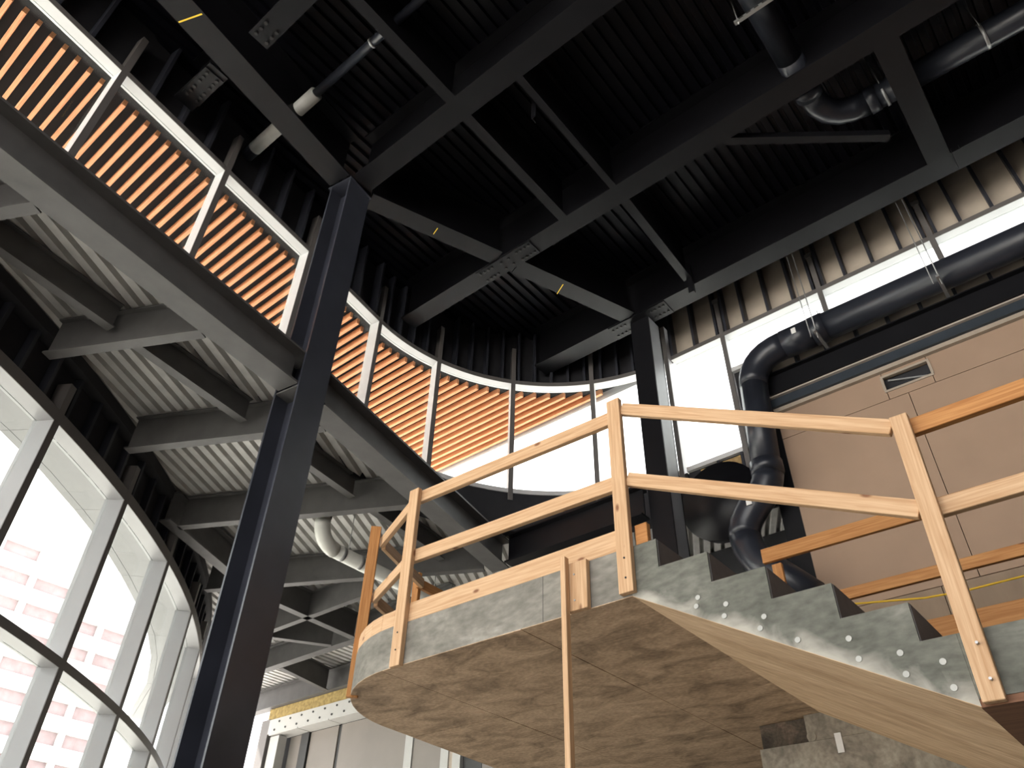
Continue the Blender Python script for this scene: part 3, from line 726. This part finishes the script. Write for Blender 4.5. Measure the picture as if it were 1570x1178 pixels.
# ------------------------------------------------------------------ tan wall and the steel over it
tw = stud_wall('wall_right', (8.5, 0, ZL)); tw.name = 'wall_tan'
XT = 8.50
def tp(y0, y1, z0, z1, mat='tan_wall'): return MB().box(XT, XT+.06, y0+.004, y1-.004, z0+.004, z1-.004).put('wall_panel', mat, tw)
tp(1.03, 2.62, 5.11, 7.47); tp(-.58, 1.03, 5.11, 7.47); tp(-2.2, -.58, 5.11, 7.47); tp(-5, -2.2, 5.11, 7.47)
tp(1.25, 2.62, 7.47, 7.87); tp(.72, 1.25, 7.47, 7.60); tp(.72, 1.25, 7.80, 7.87); tp(-2.2, .72, 7.47, 7.87); tp(-5, -2.2, 7.47, 7.87)
for a, b in ((1.4, 2.62), (.2, 1.4), (-1.0, .2), (-5, -1.0)): tp(a, b, ZL, 5.11, 'tan_base')
MB().box(XT+.06, XT+.2, -5, 2.6, ZL, 7.86).put('backing', 'sheath_dark', tw)
for (y0, y1, z0, z1) in ((.70, 1.27, 7.575, 7.605), (.70, 1.27, 7.795, 7.825), (1.245, 1.275, 7.605, 7.795), (.695, .725, 7.605, 7.795)):
    MB().box(XT-.012, XT+.03, y0, y1, z0, z1).put('vent_frame', 'tan_trim', tw)
MB().bar((XT+.04, .75, 7.62), (XT+.04, 1.2, 7.76), (0, 0, 1), .02, .02).put('vent_rod', 'galv', tw)
MB().box(XT-.05, XT+.06, -5, 2.63, 7.872, 7.93).put('cap_strip', 'tan_trim', tw)
MB().box(XT-.09, XT+.06, -5, 2.66, 7.935, 8.06).put('channel', 'channel_blue', tw)
MB().box(XT-.13, XT-.02, -5, 2.63, 8.065, 8.085).put('pale_trim', 'trim_pale', tw)
ibeam('steel_beam', (8.42, -5), (8.42, 2.66), 8.09, 8.44, .16, 'steel', 'dark steel beam over the tan wall below the large drain pipe', None, .016, .012)
up = stud_wall('wall_over_beam', (8.6, 0, 8.44))
MB().box(8.60, 8.62, -5, 2.62, 8.45, ZS2-.071).put('sheathing_panel', 'sheath_tan', up)
y = 2.58
while y > -5:
    MB().box(8.47, 8.60, y-.02, y+.02, 8.45, ZS2-.071).put('stud', 'stud', up); y -= .406
MB().box(8.47, 8.60, -5, 2.62, 8.44, 8.449).put('track', 'stud', up)
jb = stud_wall('wall_jamb', (8.55, 2.9, ZL))
MB().box(8.52, 8.70, 2.625, 2.86, ZL, ZS2-.08).put('dark_post', 'steel', jb)
MB().box(8.62, 8.66, 2.86, 3.11, LT-.3, ZS2-.08).put('dark_panel', 'sheath_dark', jb)
for args in ((9.9, 10.0, 2.6, 7.9, ZL, LD), (8.75, 9.9, 2.62, 2.72, ZL, LD), (11.5, 11.6, -6, 16, 0, 7.4), (8.76, 11.5, -6, -5.9, 0, 8.7)):
    tag(MB().box(*args).put('light_closing_wall', 'sheath_dark'), kind='structure')  # dark walls added beyond to shut light out of a bright gap
tag(MB().box(8.76, 15, -6, 3.0, 8.74, 8.88).put('light_bounce_slab', 'membrane'), kind='structure')  # unseen white slab, added to bounce light up onto the roof beam
# drain pipes
def arc3(p0, pc, p1, n=7):
    """quadratic bend from p0 to p1 about corner pc"""
    p0, pc, p1 = Vector(p0), Vector(pc), Vector(p1)
    return [p0*(1-t)**2+pc*2*t*(1-t)+p1*t*t for t in [i/n for i in range(n+1)]]
dp = empty('drain_pipe', (8.2, 2.7, 5.2)); tag(dp, 'large dark drain pipe running over the tan wall and bending down', 'pipe')
r = .19; z = 8.68
MB().tube([(8.2, -5, z), (8.2, 1.78, z)], r, 20).put('straight', 'pipe_dark', dp, True)
MB().tube([(8.2, 1.62, z), (8.2, 1.80, z)], r+.012, 20).put('coupling', 'pipe_dark', dp, True)
MB().tube([(8.2, 1.81, z), (8.2, 2.20, z)], r+.006, 20).put('coupling', 'pipe_dark', dp, True)
MB().tube(arc3((8.2, 2.21, z), (8.2, 2.70, z), (8.2, 2.73, 8.22)), r, 20).put('elbow', 'pipe_dark', dp, True)
MB().tube([(8.2, 2.73, 8.22), (8.2, 2.80, 6.95)], r*.95, 20).put('straight', 'pipe_dark', dp, True)
MB().tube([(8.2, 2.80, 7.02), (8.2, 2.80, 6.86)], r+.012, 20).put('coupling', 'pipe_dark', dp, True)
MB().tube(arc3((8.2, 2.80, 6.86), (8.2, 2.83, 6.66), (8.2, 3.05, 6.50), 4)+arc3((8.2, 3.1, 6.44), (8.2, 3.24, 6.30), (8.2, 3.24, 6.14), 4), r, 20).put('elbow', 'pipe_dark', dp, True)
MB().tube(arc3((8.2, 3.24, 6.14), (8.2, 3.24, 5.85), (8.2, 2.98, 5.62), 4)+[(8.2, 2.6, 5.2)], r, 20).put('elbow', 'pipe_dark', dp, True)
MB().box(8.2-.197, 8.2-.192, 1.96, 2.02, 8.63, 8.72).put('sticker', 'sticker', dp)
MB().box(8.2-.20, 8.2-.196, 3.00, 3.07, 6.42, 6.50).put('sticker', 'sticker', dp)
for y in (1.72, .22):
    h = empty('pipe_hanger', (8.1, y, 8.45)); tag(h, 'paired threaded rods and slotted strut at the drain pipe coupling' if y > 1 else 'threaded rods and slotted strut carrying the plain run of the large drain pipe', 'hanger', 'drain pipe hangers')
    MB().box(7.92, 8.44, y-.02, y+.02, 8.452, 8.488).put('strut', 'galv', h)
    rod(h, (7.97, y-.01, 8.36), (7.97, y-.01, HB), .007, 'galv'); rod(h, (7.97, y+.07, 8.42), (7.97, y+.07, HB), .006, 'galv')
    rod(h, (8.42, y, 8.40), (8.42, y, 9.2), .006, 'galv')
rd = empty('drain_pipe', (6.3, .5, 10.3)); tag(rd, 'dark bent roof drain pipe hung under the deck beside the wide joist', 'pipe')
z = 10.3; r = .155
MB().tube([(2.5, .56, z), (5.45, .56, z)], r, 18).put('straight', 'pipe_dark', rd, True)
MB().tube([(5.46, .56, z), (5.90, .56, z)], r, 18).put('straight', 'pipe_dark', rd, True)
MB().tube([(5.90, .56, z), (6.05, .56, z)], r+.012, 18).put('coupling', 'pipe_dark', rd, True)
MB().tube(arc3((6.05, .56, z), (6.56, .56, z), (6.58, .06, z), 5), r, 18).put('elbow', 'pipe_dark', rd, True)
MB().tube([(6.58, .06, z), (6.58, -.06, z)], r+.012, 18).put('coupling', 'pipe_dark', rd, True)
MB().tube([(6.58, -.06, z), (6.64, -5, z)], r, 18).put('straight', 'pipe_dark', rd, True)
for y in (-.14, -1.25):
    MB().tube([(6.59, y-.018, z), (6.59, y+.018, z)], r+.008, 18).put('clamp', 'galv', rd, True)
    rod(rd, (6.42, y, z), (6.42, y, HD), .006, 'galv', 'hanger_rod'); rod(rd, (6.76, y, z), (6.76, y, HD), .006, 'galv', 'hanger_rod')
h = empty('pipe_hanger', (4.6, .6, 10.1)); tag(h, 'pale slotted strut hung on a rod below the dark roof drain pipe', 'hanger')
MB().box(4.57, 4.61, .22, .84, 10.09, 10.13).put('strut', 'galv', h); rod(h, (4.59, .80, 10.05), (4.59, .80, HD), .007, 'galv'); rod(h, (4.59, .27, 10.05), (4.59, .27, HD), .007, 'galv')
for k in range(6): MB().box(4.565, 4.5695, .28+k*.09, .33+k*.09, 10.10, 10.12).put('slot', 'bolt', h)
wp = empty('roof_pipe', (2.28, 5, 10.35)); tag(wp, 'pipe with white and dark sections crossing under the roof joist', 'pipe')
z = 10.35
MB().tube([(2.29, 6.66, z), (2.29, 5.93, z)], .085, 16).put('dark_section', 'pipe_dark', wp, True)
MB().tube([(2.29, 6.50, z), (2.29, 5.25, z)], .088, 16).put('white_section', 'pipe_white', wp, True)
MB().tube([(2.29, 5.25, z), (2.29, 1.0, z)], .055, 16).put('dark_section', 'pipe_dark', wp, True)
MB().tube([(2.29, 4.22, z), (2.29, 4.25, z)], .062, 16).put('clamp', 'galv', wp, True)
rod(wp, (2.29, 4.235, z+.05), (2.29, 4.235, HD), .005, 'galv', 'hanger_rod')
# white pipe under the low roof
pv = empty('white_pipe', (5.4, 7.8, 6.3)); tag(pv, 'white plastic pipe with an elbow hung under the fluted low roof', 'pipe')
r = .098
MB().tube([(5.30, 7.72, LD), (5.30, 7.72, 6.60)], r*.96, 18).put('drop', 'pipe_white', pv, True)
MB().tube([(5.30, 7.72, 6.64), (5.30, 7.72, 6.69)], r+.012, 18).put('rubber_coupling', 'rubber', pv, True)
MB().tube(arc3((5.30, 7.72, 6.60), (5.32, 7.74, 6.32), (5.62, 7.80, 6.32), 8), r*1.06, 18).put('elbow', 'pipe_white', pv, True)
MB().tube([(5.62, 7.80, 6.32), (9.6, 7.86, 6.30)], r, 18).put('run', 'pipe_white', pv, True)
for x in (5.85, 7.5): rod(pv, (x, 7.80, 6.40), (x, 7.80, LD), .006, 'galv', 'hanger_rod')
for x in (5.72, 6.03): MB().tube([(x, 7.80, 6.32), (x+.05, 7.80, 6.32)], r+.003, 18).put('mark', 'galv', pv, True)
# round duct cap by the clerestory
rdct = empty('round_duct', (8.4, 3.55, 6.8)); tag(rdct, 'black round duct collar under the clerestory sill beside the drain pipe', 'duct')
MB().tube([(8.42, 3.56, 6.86), (8.565, 3.56, 6.86)], .53, 32).put('collar', 'sheath_dark', rdct, True)
MB().tube([(8.40, 3.56, 6.86), (8.42, 3.56, 6.86)], .56, 32).put('flange', 'steel', rdct, True)
# ------------------------------------------------------------------ far wall beyond the landing
bw = stud_wall('wall_far', (9.8, 12, 0)); XB = 9.78
def fb(name, s0, s1, z0, z1, mat, x0=0, x1=.05): return MB().box(XB+x0, XB+x1, 14.915-s1, 14.915-s0, z0, z1).put(name, mat, bw)
fb('insulation', .1, 7.5, 6.285, 6.51, 'insul', .02, .2)
ch = fb('channel', .2, 7.5, 6.0, 6.28, 'panel_white', 0, .02)
for k in range(18):
    for zq in (6.06, 6.21): MB().tube([(XB-.012, 14.5-k*.36-(0 if zq < 6.1 else .12), zq), (XB, 14.5-k*.36-(0 if zq < 6.1 else .12), zq)], .022, 8).put('bolt', 'bolt', ch)
for k in range(7): fb('soffit_tile', .25+k*.95, 1.18+k*.95, 5.97, 5.998, 'panel_white', 0, .34)
fb('jamb', .26, .55, 0, 5.95, 'panel_white', .05, .25); fb('jamb', -.07, .2, 0, 6.3, 'alu_dark', .0, .2)
for k, (a, b) in enumerate(((.56, .95), (1.22, 2.06), (2.16, 4.02), (4.22, 4.95))): fb('wall_panel', a, b, 0, 5.96, 'bwall_panel', .34, .4)
fb('strut', .96, 1.2, 0, 5.96, 'bwall_dark', .30, .36); fb('seam', 2.07, 2.15, 0, 5.96, 'bwall_dark', .36, .42)
fb('strip', 4.02, 4.21, 0, 5.96, 'panel_white', .32, .4); fb('door_frame', 4.96, 5.14, 0, 5.9, 'panel_white', .28, .4); fb('door_frame', 5.24, 5.42, 0, 5.9, 'panel_white', .28, .4)
fb('door_edge', 5.141, 5.239, 0, 5.9, 'tan_trim', .30, .4); fb('dark_opening', 5.44, 5.85, 0, 5.9, 'bwall_dark', .34, .4); fb('wall_panel', 5.86, 8.5, 0, 5.96, 'bwall_panel', .34, .4)
fb('backing', .1, 8.5, 0, 6.9, 'sheath_dark', .43, .6)
